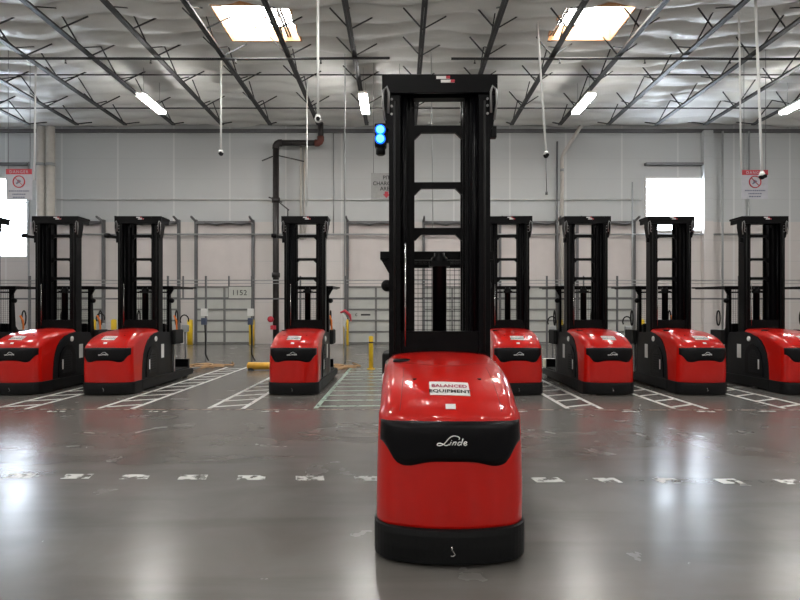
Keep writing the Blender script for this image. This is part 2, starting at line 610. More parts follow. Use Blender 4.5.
def line(b_, x0, y0, x1, y1, w):
    d = Vector((x1 - x0, y1 - y0)).normalized(); n = Vector((-d.y, d.x)) * (w / 2)
    quad_paint(b_, ((x0 - n.x, y0 - n.y), (x1 - n.x, y1 - n.y), (x1 + n.x, y1 + n.y), (x0 + n.x, y0 + n.y)))


def strip(xa, xb, ya, yb, material='paint', dy=0.28, step=0.62, w=0.075):
    b_ = B()
    line(b_, xa, ya, xa, yb, w)
    line(b_, xb, ya - 0.04, xb, yb, w)
    y = ya + 0.12
    while y + dy < yb:
        line(b_, xa, y, xb, y + dy, w)
        y += step
    return b_.out('floor_line_marking', material)


strips = [(-8.75, -8.2), (-6.72, -6.18), (-5.0, -4.43), (-3.17, -2.6), (2.78, 3.33), (4.55, 5.07), (6.38, 6.93), (8.4, 8.95)]
for a, b_ in strips:
    tag(strip(a, b_, 9.3, 16.2), 'white painted ladder hatching on the floor between two parking bays', kind='structure')
b_ = B()
line(b_, -1.40, 9.3, -1.40, 16.4, 0.08); line(b_, 0.95, 9.3, 0.95, 16.4, 0.08)
y = 9.5
while y < 16.2:
    line(b_, -1.4, y, 0.95, y + 0.14, 0.085); y += 0.62
tag(b_.out('floor_line_marking', 'paint_green'), 'pale green painted hatching on the floor of the empty bay', kind='structure')
b_ = B(); line(b_, -9.5, 9.22, 9.5, 9.12, 0.05)
tag(b_.out('floor_line_marking', 'paint_rust'), 'thin faded orange line across the floor before the bays', kind='structure')
b_ = B()
for x in (-8.4, -6.9, -5.55, -3.9, -2.1, 1.9, 3.7, 4.9, 5.9, 7.3):
    line(b_, x - 0.13, 9.02, x + 0.15, 9.0, 0.09)
tag(b_.out('floor_line_marking', 'paint_worn'), 'short worn white ticks before the parking bays', kind='structure')
b_ = B()
for i in range(-8, 9):
    x = -0.29 + i * 0.568
    yy = 5.37 - x * 0.025
    w_ = 0.13 if i < 4 else 0.10
    quad_paint(b_, ((x - w_, yy - 0.075), (x + w_ + 0.01, yy - 0.07), (x + w_ - 0.02, yy + 0.08), (x - w_ - 0.03, yy + 0.075)))
tag(b_.out('floor_line_marking', 'paint_worn'), 'worn white dashed line across the middle of the floor', kind='structure')

# ------------------------------------------------------------------ roof joists
JZ0, JZ1 = 10.3, 10.99
ordw = ['first', 'second', 'third', 'fourth', 'fifth', 'sixth', 'seventh', 'eighth', 'ninth', 'tenth', 'eleventh', 'twelfth',
        'thirteenth', 'fourteenth', 'fifteenth', 'sixteenth', 'seventeenth', 'eighteenth']


def make_joist():
    r = empty('roof_joist')
    ya, yb = -16.5, 26.1
    t = B()
    for sx in (-0.045, 0.045):
        t.box(sx - 0.03, sx + 0.03, ya, 27.95, JZ1 + 0.07, JZ1 + 0.12)
    t.out('top_chord', 'joist', r)
    t = B()
    for sx in (-0.045, 0.045):
        t.box(sx - 0.04, sx + 0.04, ya, yb, JZ0, JZ0 + 0.07)
    t.out('bottom_chord', 'joist', r)
    t = B()
    y = yb - 0.1
    t.bar((0, yb - 0.1, JZ0 + 0.03), (0, 27.6, JZ1 - 0.03), 0.05)
    p = 1.25
    k = 0
    while y - 2 * p > 8:
        t.bar((0, y, JZ0 + 0.03), (0, y - p, JZ1 - 0.03), 0.036)
        t.bar((0, y - p, JZ1 - 0.03), (0, y - 2 * p, JZ0 + 0.03), 0.036)
        y -= 2 * p
    for yy in (15.2, 17.3, 19.1, 21.3, 23.8):
        t.bar((0.0, yy, JZ0 + 0.03), (0.75, yy + 0.3, JZ1 - 0.1), 0.038)
        t.bar((0.0, yy, JZ0 + 0.03), (-0.6, yy - 0.2, JZ1 - 0.1), 0.034)
    t.out('web', 'joist', r)
    return r


jp = None
for i in range(16):
    n = i - 8
    X = 0.70 + 2.25 * n
    if jp is None:
        jp = o = make_joist()
    else:
        o = copy_tree(jp)
    o.location = (X, 0, 0)
    tag(o, 'dark open web roof joist, %s from the left where joists meet the far wall' % ordw[i], 'joist', 'open web roof joists')

# transverse pipes and bridging
def pipe(name, pts, r, material, label, cat, group=None, n=10):
    return tag(B().tube(pts, r, n).out(name, material), label, cat, group)


def sprinkler(xa, xb, label):
    r = empty('sprinkler_pipe', (0, 0, 0))
    pts = [(xa + (xb - xa) * k / 10, 19.1 + 0.05 * math.sin(k), 10.24 + 0.02 * math.sin(k * 0.9)) for k in range(11)]
    B().tube(pts, 0.045, 8).out('pipe_run', 'joist', r)
    x = xa + 0.8
    while x < xb - 0.2:
        B().tube([(x, 19.1, 10.22), (x, 19.1, 10.12), (x, 19.1, 10.08)], [0.02, 0.02, 0.045], 8).out('sprinkler_head', 'joist', r)
        x += 2.9
    tag(r, label, 'pipe', 'sprinkler pipes under the joists')


sprinkler(-18, -0.35, 'dark sprinkler pipe crossing under the joists below the left skylight')
sprinkler(1.75, 18, 'dark sprinkler pipe crossing under the joists below the right skylight')
pipe('bridging_rod', [(-19, 23.8, 10.26), (19, 23.8, 10.26)], 0.03, 'joist', 'long thin dark bridging rod nearest the far wall, beyond the ceiling lights', 'rod', 'bridging rods')
pipe('bridging_rod', [(-19, 21.3, 10.62), (19, 21.3, 10.62)], 0.025, 'joist', 'thin bridging rod tight under the insulation before the ceiling lights', 'rod', 'bridging rods')

# ------------------------------------------------------------------ ceiling lights (each lamp gives its own light)
def make_light():
    r = empty('ceiling_light')
    B().box(-0.17, 0.17, -1.0, 1.0, 0.0, 0.09, 0.01).out('housing', 'white_paint', r)
    B().box(-0.15, 0.15, -0.97, 0.97, -0.09, 0.0, 0.02).out('diffuser', 'lamp', r)
    for y in (-0.7, 0.7):
        B().tube([(0, y, 0.09), (0, y, 1.1)], 0.008, 6).out('hanger', 'steel', r)
    return r


lp = None
LX = [-18.2, -9.75, -1.4, 7.2, 15.7]
names = {-9.75: 'lit linear ceiling light over the left trucks', -1.4: 'lit linear ceiling light beside the front truck mast',
         7.2: 'lit linear ceiling light over the two trucks right of the front truck', 15.7: 'lit linear ceiling light cut by the right edge of the picture'}
for yy in (22.0, 12.5, 3.5, -5.5, -13.5):
    for X in LX:
        if yy == 22.0 and X == -18.2:
            continue
        if lp is None:
            lp = o = make_light()
        else:
            o = copy_tree(lp)
        o.location = (X, yy, 9.8)
        tag(o, names[X] if yy == 22.0 else 'linear ceiling light in a row nearer than the picture shows', 'ceiling light',
            'linear ceiling lights' if yy == 22.0 else 'linear ceiling lights outside the picture')

# ------------------------------------------------------------------ the order picker truck
HALF = 0.481


def catmull(pts, sub=4):
    res = []
    n = len(pts)
    for i in range(n - 1):
        p0, p1, p2, p3 = pts[max(i - 1, 0)], pts[i], pts[i + 1], pts[min(i + 2, n - 1)]
        for k in range(sub):
            t = k / sub
            res.append(tuple(0.5 * ((2 * b) + (-a + c) * t + (2 * a - 5 * b + 4 * c - d) * t * t + (-a + 3 * b - 3 * c + d) * t ** 3)
                             for a, b, c, d in zip(p0, p1, p2, p3)))
    res.append(pts[-1])
    return res


FRONT = catmull([(0.022, 0.235), (0.006, 0.38), (0.0, 0.56), (0.0, 0.76), (0.012, 0.90), (0.05, 0.975), (0.12, 1.045), (0.24, 1.105),
                 (0.42, 1.158), (0.66, 1.203), (0.95, 1.237), (1.22, 1.255), (1.40, 1.258)], 4)
REAR = [(1.40, 1.19), (1.18, 1.165), (0.98, 1.11), (0.82, 1.02), (0.70, 0.90), (0.63, 0.76), (0.59, 0.58), (0.57, 0.40), (0.56, 0.235)]


def plan_f(x, w=HALF):
    return 0.125 * (min(abs(x), w) / w) ** 2.2


def corner(x, w=HALF, r=0.10):
    d = abs(x) - (w - r)
    if d <= 0: return 0.0
    d = min(d, r)
    return r - math.sqrt(max(0.0, r * r - d * d))


def smooth01(t):
    t = max(0.0, min(1.0, t)); return t * t * (3 - 2 * t)


def hood_pt(x, p, w=HALF, r=0.10):
    """a point of the hood surface at lateral x for the front profile point p"""
    y, z = p
    fw = 1 - smooth01((y - 0.02) / 0.9)
    tw = smooth01((z - 0.90) / 0.18)
    e = corner(x, w, r)
    sc = 1 - 0.035 * smooth01((z - 0.3) / 0.9)
    return Vector((x * sc, y + (plan_f(x, w) + e) * fw, z - (0.035 * (abs(x) / w) ** 2 + 0.85 * e) * tw))


def lateral(w, r=0.10, n=7, m=7):
    xs = [w - r + r * math.sin(PI / 2 * k / m) for k in range(m + 1)]
    inner = [(w - r) * k / n for k in range(n)]
    pos = inner + xs
    return [-v for v in pos[::-1][:-1]] + pos


def solve_front(z):
    for a, b in zip(FRONT, FRONT[1:]):
        if a[1] <= z <= b[1]:
            t = (z - a[1]) / max(1e-6, b[1] - a[1])
            return (a[0] + (b[0] - a[0]) * t, z)
    return FRONT[-1]


def make_truck(detail):
    R = empty('order_picker_truck')
    # red hood: side profile lofted across the width
    rings = []
    for x in lateral(HALF):
        ring = [hood_pt(x, p) for p in FRONT]
        ring += [Vector((x * (0.97 if p[1] > 0.9 else 0.985), p[0], p[1] - (0.03 * (abs(x) / HALF) ** 2 if p[0] > 1.3 else 0))) for p in REAR]
        rings.append(ring)
    hood = B().loft(rings).out('red_hood', 'red', R)
    # seams of the hood lid, printed labels, bolts
    def sheet(x0, x1, za, zb, material, name, lift=0.004, n=8, m=5, parent=hood, skew=0.0):
        pts = []
        for i in range(n + 1):
            x = x0 + (x1 - x0) * i / n
            row = []
            for j in range(m + 1):
                z = za + (zb - za) * j / m + skew * (x - x0)
                q = hood_pt(x, solve_front(z))
                row.append(q + Vector((0, -lift * 0.6, lift)))
            pts.append(row)
        return B().grid_solid(pts, (0, 0.001, -0.0025)).out(name, material, parent)
    sk = sheet(-0.135, 0.135, 1.062, 1.128, 'white', 'sticker', skew=-0.02)
    tag(sk, 'white equipment sticker')
    for body, z, size, mt in (('BALANCED', 1.100, 0.046, 'sticker_pink'), ('EQUIPMENT', 1.074, 0.050, 'ink')):
        me = text_mesh(body, size, extrude=0.0006, bold=0.0016, spacing=1.05)
        for v in me.vertices:
            u, t = v.co.x, v.co.y
            q = hood_pt(u, solve_front(z + t * 0.42 - 0.02 * (u + 0.135)))
            v.co = q + Vector((0, -0.0036, 0.0065))
        me.materials.clear(); me.materials.append(M[mt])
        o = bpy.data.objects.new('lettering', me); COL.objects.link(o); o.parent = sk
    sl = sheet(-0.035, 0.03, 0.985, 1.012, 'white', 'number_label')
    tag(sl, 'small white label')
    for sx in (-0.235, 0.225):
        q = hood_pt(sx, solve_front(1.145))
        B().lathe(q, [(0.014, -0.01), (0.014, 0.004), (0.008, 0.006)], 14).out('hood_bolt', 'black_plastic', hood)
    def seam(pl):
        B().tube([hood_pt(x, solve_front(z)) + Vector((0, -0.0005, 0.0)) for x, z in pl], 0.0022, 6).out('lid_seam', 'seam', hood)
    seam([(-0.40 + 0.08 * k, 1.213 - 0.012 * math.cos((k - 5) / 5 * PI)) for k in range(11)])
    for sx in (-1, 1):
        seam([(sx * (0.335 - 0.02 * k / 10), 0.97 + 0.235 * k / 10) for k in range(11)])
    q = hood_pt(-0.335, solve_front(1.235))
    B().lathe(q, [(0.07, -0.02), (0.07, 0.004), (0.06, 0.012)], 22).out('filler_cap', 'black_plastic', R)
    # black front band with a wavy lower edge
    def band_low(x):
        a = abs(x) / 0.46
        return 0.672 - 0.035 * math.exp(-((a - 0.62) / 0.22) ** 2) + 0.105 * smooth01((a - 0.72) / 0.28) + 0.0
    pts = []
    N = 40
    for i in range(N + 1):
        x = -0.463 + 0.926 * i / N
        lo, hi = band_low(x), 0.918 - 0.012 * (abs(x) / 0.447) ** 2
        row = []
        for j in range(7):
            z = lo + (hi - lo) * j / 6
            q = hood_pt(x, solve_front(z))
            edge = min(1, min(i, N - i) / 1.5, min(j, 6 - j) / 0.8 + 0.4)
            row.append(q + Vector((0, -0.004 - 0.010 * edge, 0)))
        pts.append(row)
    band = B().grid_solid(pts, (0, 0.02, 0)).out('front_band', 'black_plastic', R)
    # the script logo
    u = 0.000316
    def L(pl, r=0.0028, closed=False):
        out = []
        for a, c in catmull(pl, 3) if len(pl) > 2 else pl:
            x = (a - 400) * u
            z = 0.795 - (c - 262) * u
            y = hood_pt(x, solve_front(z)).y - 0.0165
            out.append((x, y, z))
        lg.tube(out, r, 6, closed)
    lg = B()
    L([(535, 215), (548, 190), (535, 168), (490, 150), (430, 145), (370, 168), (320, 215), (275, 270), (225, 312), (165, 335), (115, 328), (118, 300), (165, 288), (225, 305), (275, 330), (320, 322), (345, 300)], 0.0034)
    L([(385, 258), (350, 325)], 0.0036); L([(396, 226), (392, 234)], 0.0036)
    L([(438, 258), (402, 325)], 0.0036); L([(415, 300), (440, 270), (470, 260), (482, 272), (455, 325)], 0.0034)
    L([(586, 272), (550, 260), (522, 280), (512, 312), (535, 326), (575, 300)], 0.0034); L([(616, 196), (578, 325)], 0.0038)
    L([(628, 298), (670, 288), (690, 268), (662, 256), (632, 285), (636, 318), (665, 327), (695, 310)], 0.0034)
    tag(lg.out('logo', 'white', band), 'white script logo')
    # counterweight bumper
    rings = []
    wB = 0.495
    prof = [(0.03, 0.012), (0.0, 0.03), (-0.012, 0.12), (-0.012, 0.20), (-0.004, 0.236), (0.02, 0.242), (0.62, 0.242), (0.62, 0.012)]
    for x in lateral(wB, 0.12):
        ring = []
        for y, z in prof:
            fw = 1.0 if y < 0.3 else 0.0
            ring.append(Vector((x, y + (plan_f(x, wB) + corner(x, wB, 0.12)) * fw, z)))
        rings.append(ring)
    bmp = B().loft(rings, False).out('bumper', 'bumper', R)
    hook = B().tube([(0.0, -0.018, 0.150), (0.0, -0.018, 0.128), (0.012, -0.018, 0.112), (0.018, -0.018, 0.10), (0.008, -0.018, 0.088), (-0.008, -0.018, 0.092)], 0.0045, 8)
    hook.out('tow_hook', 'chrome', bmp)
    # chassis: side covers and low skirt back to the forks
    body = [(0.50, 0.10), (2.0, 0.10), (2.0, 1.02), (1.93, 1.15), (1.36, 1.175), (1.15, 1.15), (0.98, 1.09), (0.84, 1.0), (0.72, 0.88), (0.65, 0.74), (0.61, 0.57), (0.585, 0.40), (0.575, 0.25)]
    B().prism(body, -0.470, 0.470, 'x', 0.012).out('side_cover', 'charcoal', R)
    sk_ = B().prism([(0.55, 0.035), (3.3, 0.06), (3.35, 0.10), (3.35, 0.17), (3.3, 0.20), (2.0, 0.225), (0.55, 0.242)], -0.50, 0.50, 'x', 0.01)
    sk_.out('chassis', 'bumper', R)
    for s in (-1, 1):
        # arched inspection cover
        arch = [(0.74, 0.27), (1.36, 0.27), (1.36, 0.66), (1.32, 0.80), (1.22, 0.90), (1.08, 0.93), (0.94, 0.88), (0.82, 0.76), (0.76, 0.55)]
        x0, x1 = sorted((s * 0.468, s * 0.488))
        cv = B().prism(arch, x0, x1, 'x', 0.006).out('service_cover', 'black_plastic', R)
        inner = [(0.86, 0.34), (1.20, 0.34), (1.20, 0.72), (1.12, 0.80), (0.98, 0.80), (0.88, 0.68)]
        x0, x1 = sorted((s * 0.486, s * 0.495))
        B().prism(inner, x0, x1, 'x', 0.004).out('vent_panel', 'charcoal', cv)
        t = B()
        for k in range(7):
            z = 0.40 + 0.05 * k
            x0, x1 = sorted((s * 0.493, s * 0.500))
            t.box(x0, x1, 0.92, 1.15, z, z + 0.018)
        t.out('vent_louver', 'rubber', cv)
        x0, x1 = sorted((s * 0.493, s * 0.502))
        tag(B().box(x0, x1, 0.85, 0.885, 0.42, 0.62).out('side_label', 'white', cv), 'white label')
        x0, x1 = sorted((s * 0.468, s * 0.475))
        B().box(x0, x1, 1.50, 1.64, 0.60, 0.90).out('data_plate', 'white', R)
        x0, x1 = sorted((s * 0.44, s * 0.475))
        B().lathe((s * 0.469, 1.22, 1.03), [(0.055, 0.0), (0.055, s * 0.015), (0.04, s * 0.024)], 20, 'x').out('side_lamp', 'white_paint', R)
    # ---- mast: three nested stages
    def channel(b_, cx, x_out, y0, y1, z0, z1, t=0.028):
        """vertical C channel between cx and x_out"""
        a, c = sorted((cx, x_out))
        web = x_out if abs(x_out) > abs(cx) else cx
        sg = 1 if web > 0 else -1
        b_.box(a, c, y0, y0 + t, z0, z1)
        b_.box(a, c, y1 - t, y1, z0, z1)
        w0, w1 = sorted((web, web - sg * t))
        b_.box(w0, w1, y0 + t, y1 - t, z0, z1)
    MY = 1.44
    for s in (-1, 1):
        o = B(); channel(o, s * 0.345, s * 0.445, MY, MY + 0.20, 0.24, 3.58)
        o.out('outer_mast_rail', 'black_steel', R)
        o = B(); channel(o, s * 0.275, s * 0.352, MY + 0.09, MY + 0.29, 0.3, 3.60)
        o.out('middle_mast_rail', 'black_steel', R)
        o = B(); channel(o, s * 0.218, s * 0.282, MY + 0.18, MY + 0.40, 0.3, 3.62)
        o.out('inner_mast_rail', 'black_steel', R)
        # lift cylinder and hoses alongside
        B().tube([(s * 0.315, MY + 0.055, 1.2), (s * 0.315, MY + 0.055, 3.5)], 0.022, 10).out('lift_cylinder', 'black_steel', R)
        B().tube([(s * 0.395, MY - 0.012, 1.25), (s * 0.395, MY - 0.012, 3.45)], 0.010, 8).out('hydraulic_hose', 'rubber', R)
        # bracket dropping from the head plate
        t = B()
        x0, x1 = sorted((s * 0.44, s * 0.50))
        t.prism([(s * 0.505, 3.60), (s * 0.505, 3.45), (s * 0.468, 3.22), (s * 0.44, 3.20), (s * 0.44, 3.60)], MY + 0.0, MY + 0.16, 'y')
        br = t.out('head_bracket', 'black_steel', R)
        B().tube([(s * 0.478, MY - 0.02, 3.28), (s * 0.498, MY - 0.03, 3.42), (s * 0.492, MY - 0.03, 3.54), (s * 0.462, MY - 0.03, 3.57), (s * 0.445, MY - 0.03, 3.52), (s * 0.448, MY - 0.03, 3.34)], 0.010, 8).out('guard_loop', 'steel', br)
        for zz in (3.34, 3.41, 3.47):
            B().lathe((s * 0.42, MY - 0.004, zz), [(0.011, -0.006), (0.011, 0.004)], 10, 'y').out('bracket_bolt', 'steel', br)
        # chain pulley behind the head
        B().lathe((s * 0.25, MY + 0.15, 3.50), [(0.05, -0.02), (0.05, 0.02)], 20, 'x').out('chain_pulley', 'black_steel', R)
        B().box(min(s * 0.238, s * 0.262), max(s * 0.238, s * 0.262), MY + 0.10, MY + 0.115, 1.3, 3.5).out('lift_chain', 'black_steel', R)
    # thin bright rod beside the left rails
    B().tube([(-0.30, MY - 0.03, 1.30), (-0.30, MY - 0.03, 2.2)], 0.007, 8).out('sensor_rod', 'chrome', R)
    # head plate
    hp = B().box(-0.505, 0.505, MY - 0.02, MY + 0.44, 3.63, 3.675, 0.006).box(-0.505, 0.505, MY - 0.03, MY + 0.0, 3.515, 3.675, 0.004)
    hp.box(-0.49, -0.44, MY, MY + 0.42, 3.54, 3.64).box(0.44, 0.49, MY, MY + 0.42, 3.54, 3.64)
    hp = hp.out('head_plate', 'black_steel', R)
    for (xa, za, nn) in ((-0.03, 3.635, 0), (0.01, 3.602, 1)):
        B().box(xa, xa + 0.12, MY - 0.036, MY - 0.030, za, za + 0.024).out('warning_label', 'white', hp)
        B().box(xa + 0.085, xa + 0.12, MY - 0.038, MY - 0.036, za, za + 0.024).out('label_print', 'red_print', hp)
    # cross members with chamfered openings below
    for zc, hh in ((3.275, 0.06), (2.76, 0.055), (2.34, 0.06)):
        w = 0.23
        c = 0.055
        poly = [(-w, zc + hh / 2), (w, zc + hh / 2), (w, zc - hh / 2 - c), (w - 0.02, zc - hh / 2 - c), (w - 0.02 - c, zc - hh / 2), (-w + 0.02 + c, zc - hh / 2), (-w + 0.02, zc - hh / 2 - c), (-w, zc - hh / 2 - c)]
        B().prism(poly, MY + 0.20, MY + 0.25, 'y').out('cross_member', 'black_steel', R)
    B().box(-0.23, 0.23, MY + 0.10, MY + 0.2, 3.52, 3.6).out('top_cross_member', 'black_steel', R)
    B().box(-0.36, 0.36, MY + 0.03, MY + 0.12, 1.20, 1.43).out('mast_sill', 'black_steel', R)
    # centre cylinder
    cc = B().lathe((0.015, MY + 0.30, 0), [(0.066, 1.2), (0.066, 2.02), (0.078, 2.03), (0.078, 2.10), (0.05, 2.12), (0.05, 2.15)], 24)
    cc.box(-0.08, 0.11, MY + 0.22, MY + 0.38, 2.02, 2.07)
    cc.out('centre_cylinder', 'black_steel', R)
    # ---- operator cab behind the mast
    CY = 2.0
    gd = B()
    gd.box(-0.55, 0.55, CY - 0.04, CY + 0.04, 2.11, 2.19, 0.006)
    for s in (-1, 1):
        x0, x1 = sorted((s * 0.50, s * 0.55))
        gd.prism([(CY, 2.19), (3.42, 2.215), (3.42, 2.19), (CY, 2.11)], x0, x1, 'x')
    gd.box(-0.55, 0.55, 3.38, 3.42, 2.19, 2.225)
    for k in range(6):
        yy = CY + 0.2 + k * 0.22
        gd.box(-0.5, 0.5, yy, yy + 0.03, 2.165, 2.19)
    gd = gd.out('overhead_guard', 'black_steel', R)
    B().box(-0.40, 0.40, CY - 0.02, CY + 0.02, 2.03, 2.065).out('cab_rail', 'black_steel', R)
    for s in (-1, 1):
        x0, x1 = sorted((s * 0.40, s * 0.455))
        B().prism([(CY - 0.03, 0.2), (CY + 0.16, 0.2), (CY + 0.12, 1.3), (CY + 0.06, 2.16), (CY - 0.03, 2.16)], x0, x1, 'x', 0.005).out('cab_post', 'black_steel', R)
        B().prism([(s * 0.45, 2.11), (s * 0.54, 2.11), (s * 0.45, 1.95)], CY - 0.02, CY + 0.02, 'y').out('guard_gusset', 'black_steel', R)
        B().lathe((s * 0.485, CY + 0.02, 1.86), [(0.02, -0.05), (0.055, -0.035), (0.06, 0.02), (0.03, 0.05)], 16, 'y').out('work_lamp', 'black_plastic', R)
        # side armrest pad and loop handle
        x0, x1 = sorted((s * 0.40, s * 0.54))
        B().box(x0, x1, 2.12, 2.60, 0.86, 1.19, 0.03).out('side_pad', 'rubber', R)
        loop = [(s * 0.44, 2.42 + 0.07 * math.cos(a), 1.46 + 0.17 * math.sin(a)) for a in [2 * PI * k / 18 for k in range(18)]]
        B().tube(loop, 0.016, 8, True).out('grab_handle', 'rubber', R)
        x0, x1 = sorted((s * 0.40, s * 0.44))
        B().box(x0, x1, 2.28, 2.34, 0.2, 0.97).out('side_stanchion', 'steel', R)
    tag(B().tube([(0.43, 2.30, 1.52), (0.47, 2.34, 1.40), (0.47, 2.36, 1.20), (0.44, 2.34, 1.12)], 0.022, 8).out('safety_strap', 'orange', R), 'orange strap')
    mesh_ = B()
    for k in range(-8, 9):
        mesh_.box(k * 0.045 - 0.0022, k * 0.045 + 0.0022, CY + 0.04, CY + 0.045, 1.2, 2.13)
    for k in range(21):
        z = 1.2 + k * 0.045
        mesh_.box(-0.4, 0.4, CY + 0.045, CY + 0.05, z - 0.0022, z + 0.0022)
    mesh_.out('wire_screen', 'black_steel', R)
    cs = B().prism([(2.06, 0.9), (2.42, 0.9), (2.42, 1.18), (2.30, 1.30), (2.06, 1.34)], -0.32, 0.32, 'x', 0.02).out('control_console', 'black_plastic', R)
    B().lathe((-0.18, 2.33, 1.27), [(0.085, 0.0), (0.09, 0.02), (0.03, 0.03), (0.025, 0.06)], 20).out('steering_wheel', 'rubber', cs)
    B().box(-0.42, 0.42, 2.0, 3.27, 0.20, 0.235, 0.008).out('operator_platform', 'rubber', R)
    B().box(-0.40, 0.40, 3.26, 3.36, 0.20, 0.43, 0.01).out('fork_carriage', 'black_plastic', R)
    for s in (-1, 1):
        x0, x1 = sorted((s * 0.16, s * 0.30))
        B().prism([(3.36, 0.10), (3.36, 0.16), (3.6, 0.16), (4.45, 0.11), (4.45, 0.085)], x0, x1, 'x').out('fork', 'steel', R)
        x0, x1 = sorted((s * 0.34, s * 0.46))
        w_ = B().lathe((s * 0.40, 3.05, 0.055), [(0.055, -0.05), (0.055, 0.05)], 18, 'x').out('load_wheel', 'rubber', R)
    # blue spot unit on the left of the mast
    arm = B().bar((-0.44, MY + 0.06, 3.16), (-0.50, MY + 0.06, 3.16), 0.05, 0.10).out('light_arm', 'black_steel', R)
    return R


TRUCK = make_truck(True)
MAINX, MAIND = 0.322, 3.48
TRUCK.location = (MAINX, MAIND, 0)
TRUCK.rotation_euler = (0, 0, math.radians(-1.0))
tag(TRUCK, 'large red and black order picker truck standing alone in front, blue warning light lit', 'forklift', 'red order picker trucks')

row = [(-7.46, 0.0, 'red order picker truck left of the one beside the numbered dock door'),
       (-5.665, 0.3, 'red order picker truck next to the empty bay, its right side and skirt in view'),
       (-2.065, 0.0, 'red order picker truck standing alone before the black riser pipe, left of the front truck'),
       (2.27, -3.4, 'red order picker truck partly hidden behind the front truck'),
       (4.06, 0.0, 'red order picker truck, first clear one right of the front truck'),
       (5.86, -0.3, 'red order picker truck directly below the bright right window'),
       (7.90, 0.0, 'red order picker truck below the right hanging sign, hood cut by picture edge'),
       (-9.25, 0.0, 'order picker truck at the left picture edge, only its mast edge showing'),
       (9.85, 0.0, 'order picker truck beyond the right picture edge, only its guard showing')]
row_trucks = []
for X, rz, lab in row:
    o = copy_tree(TRUCK)
    o.location = (X, 10.7, 0)
    o.rotation_euler = (0, 0, math.radians(rz))
    tag(o, lab, 'forklift', 'red order picker trucks')
    row_trucks.append(o)


def blue_spot(parent, lit, side_turn=0.0):
    """two-lens warning light on the mast arm"""
    h = B()
    if lit:
        h.box(-0.572, -0.468, 1.43, 1.54, 3.06, 3.26, 0.012)
        h.lathe((-0.52, 1.48, 2.99), [(0.028, 0.0), (0.042, 0.01), (0.042, 0.08)], 18)
        hb = h.out('warning_light', 'black_plastic', parent)
        for z in (3.20, 3.12):
            B().lathe((-0.52, 1.43, z), [(0.045, 0.0), (0.045, -0.010), (0.036, -0.010)], 22, 'y').out('lens_halo', 'led_halo', hb)  # glowing ring imitates the blue halo round each lens
            B().lathe((-0.52, 1.424, z), [(0.034, 0.0), (0.033, -0.010), (0.020, -0.018), (0.006, -0.021)], 22, 'y').out('lens', 'led', hb)
    else:
        h.bar((-0.44, 1.5, 3.22), (-0.72, 1.42, 3.25), 0.05, 0.06)
        h.lathe((-0.66, 1.40, 3.25), [(0.04, -0.05), (0.055, 0.0), (0.05, 0.06)], 14, 'x')
        h.out('warning_light', 'black_plastic', parent)


blue_spot(TRUCK, True)
B().box(0.452, 0.505, 1.46, 1.53, 3.14, 3.24, 0.008).out('junction_box', 'black_plastic', TRUCK)
for k in (1, 0, 2, 7):
    blue_spot(row_trucks[k], False)

# ------------------------------------------------------------------ things behind the trucks
RD = 18.0
posts = [(-11.9, 0), (-10.42, 0), (-8.94, 0), (-7.46, 0), (-6.24, 1), (-4.76, 1), (-3.2, 0), (-1.75, 0), (4.72, 0), (6.98, 0), (9.2, 0), (10.9, 0)]
rack = empty('charging_rack', (0, RD, 0))
tag(rack, 'long grey post and rail charging rack running behind the parked trucks', 'rack')
t = B().tube([(-13, 0, 2.62), (13, 0, 2.62)], 0.018, 6).tube([(-13, 0.05, 2.52), (13, 0.05, 2.52)], 0.012, 6)
t.out('upper_rail', 'duct', rack)
B().box(-13, 13, -0.02, 0.02, 2.00, 2.05).out('lower_rail', 'dark_conduit', rack)
for x, full in posts:
    B().box(x - 0.025, x + 0.025, -0.03, 0.03, 0, 2.76).out('rack_post', 'dark_conduit', rack)
for x in (-6.97, -5.5, 5.9, 3.9):
    B().box(x - 0.02, x + 0.02, -0.02, 0.02, 2.0, 2.76).out('rack_stub', 'dark_conduit', rack)


def charger(x, lab):
    r = empty('charging_plug', (x, RD, 1.45))
    B().box(-0.11, 0.09, -0.16, -0.04, 0.02, 0.26, 0.015).out('junction_box', 'white_paint', r)
    B().box(-0.09, 0.07, -0.20, -0.05, -0.26, -0.04, 0.02).out('plug_body', 'blue_plug', r)
    B().tube([(0, -0.1, -0.24), (0.03, -0.12, -0.7), (0.02, -0.1, -1.2), (0.15, -0.18, -1.40)], 0.022, 8).out('cable', 'rubber', r)
    tag(r, lab, 'charging plug', 'charging plugs on the rack')


charger(-6.24, 'white charger box with blue plug at the left edge of the numbered dock door')
charger(-4.76, 'white charger box with blue plug at the right edge of the numbered dock door')


def hanging_connector(x, D, z, lab):
    r = empty('charging_connector', (x, D, z))
    a = [(0.13 * math.cos(t_), 0, 0.2 + 0.16 * math.sin(t_)) for t_ in [-0.3 + k * 0.5 for k in range(9)]]
    B().tube(a, 0.02, 8).out('cable_loop', 'rubber', r)
    B().box(-0.07, 0.12, -0.08, 0.08, -0.16, 0.06, 0.03).out('connector_body', 'duct', r)
    B().tube([(0.02, 0, -0.14), (0.03, 0, -z + 0.03)], 0.03, 8).out('stand_pole', 'dark_conduit', r)
    tag(r, lab, 'charger', 'charger stands between the trucks')


hanging_connector(-6.62, 17.2, 1.15, 'grey charger connector with looped cable beyond the left truck next to the empty bay')
hanging_connector(-9.2, 17.2, 1.2, 'grey charger connector with looped cable between the two left trucks')
hanging_connector(4.72, 17.4, 1.1, 'charger connector with looped cable seen between the two trucks right of the front truck')
hanging_connector(7.05, 17.4, 1.1, 'charger connector with looped cable seen left of the truck under the hanging sign')


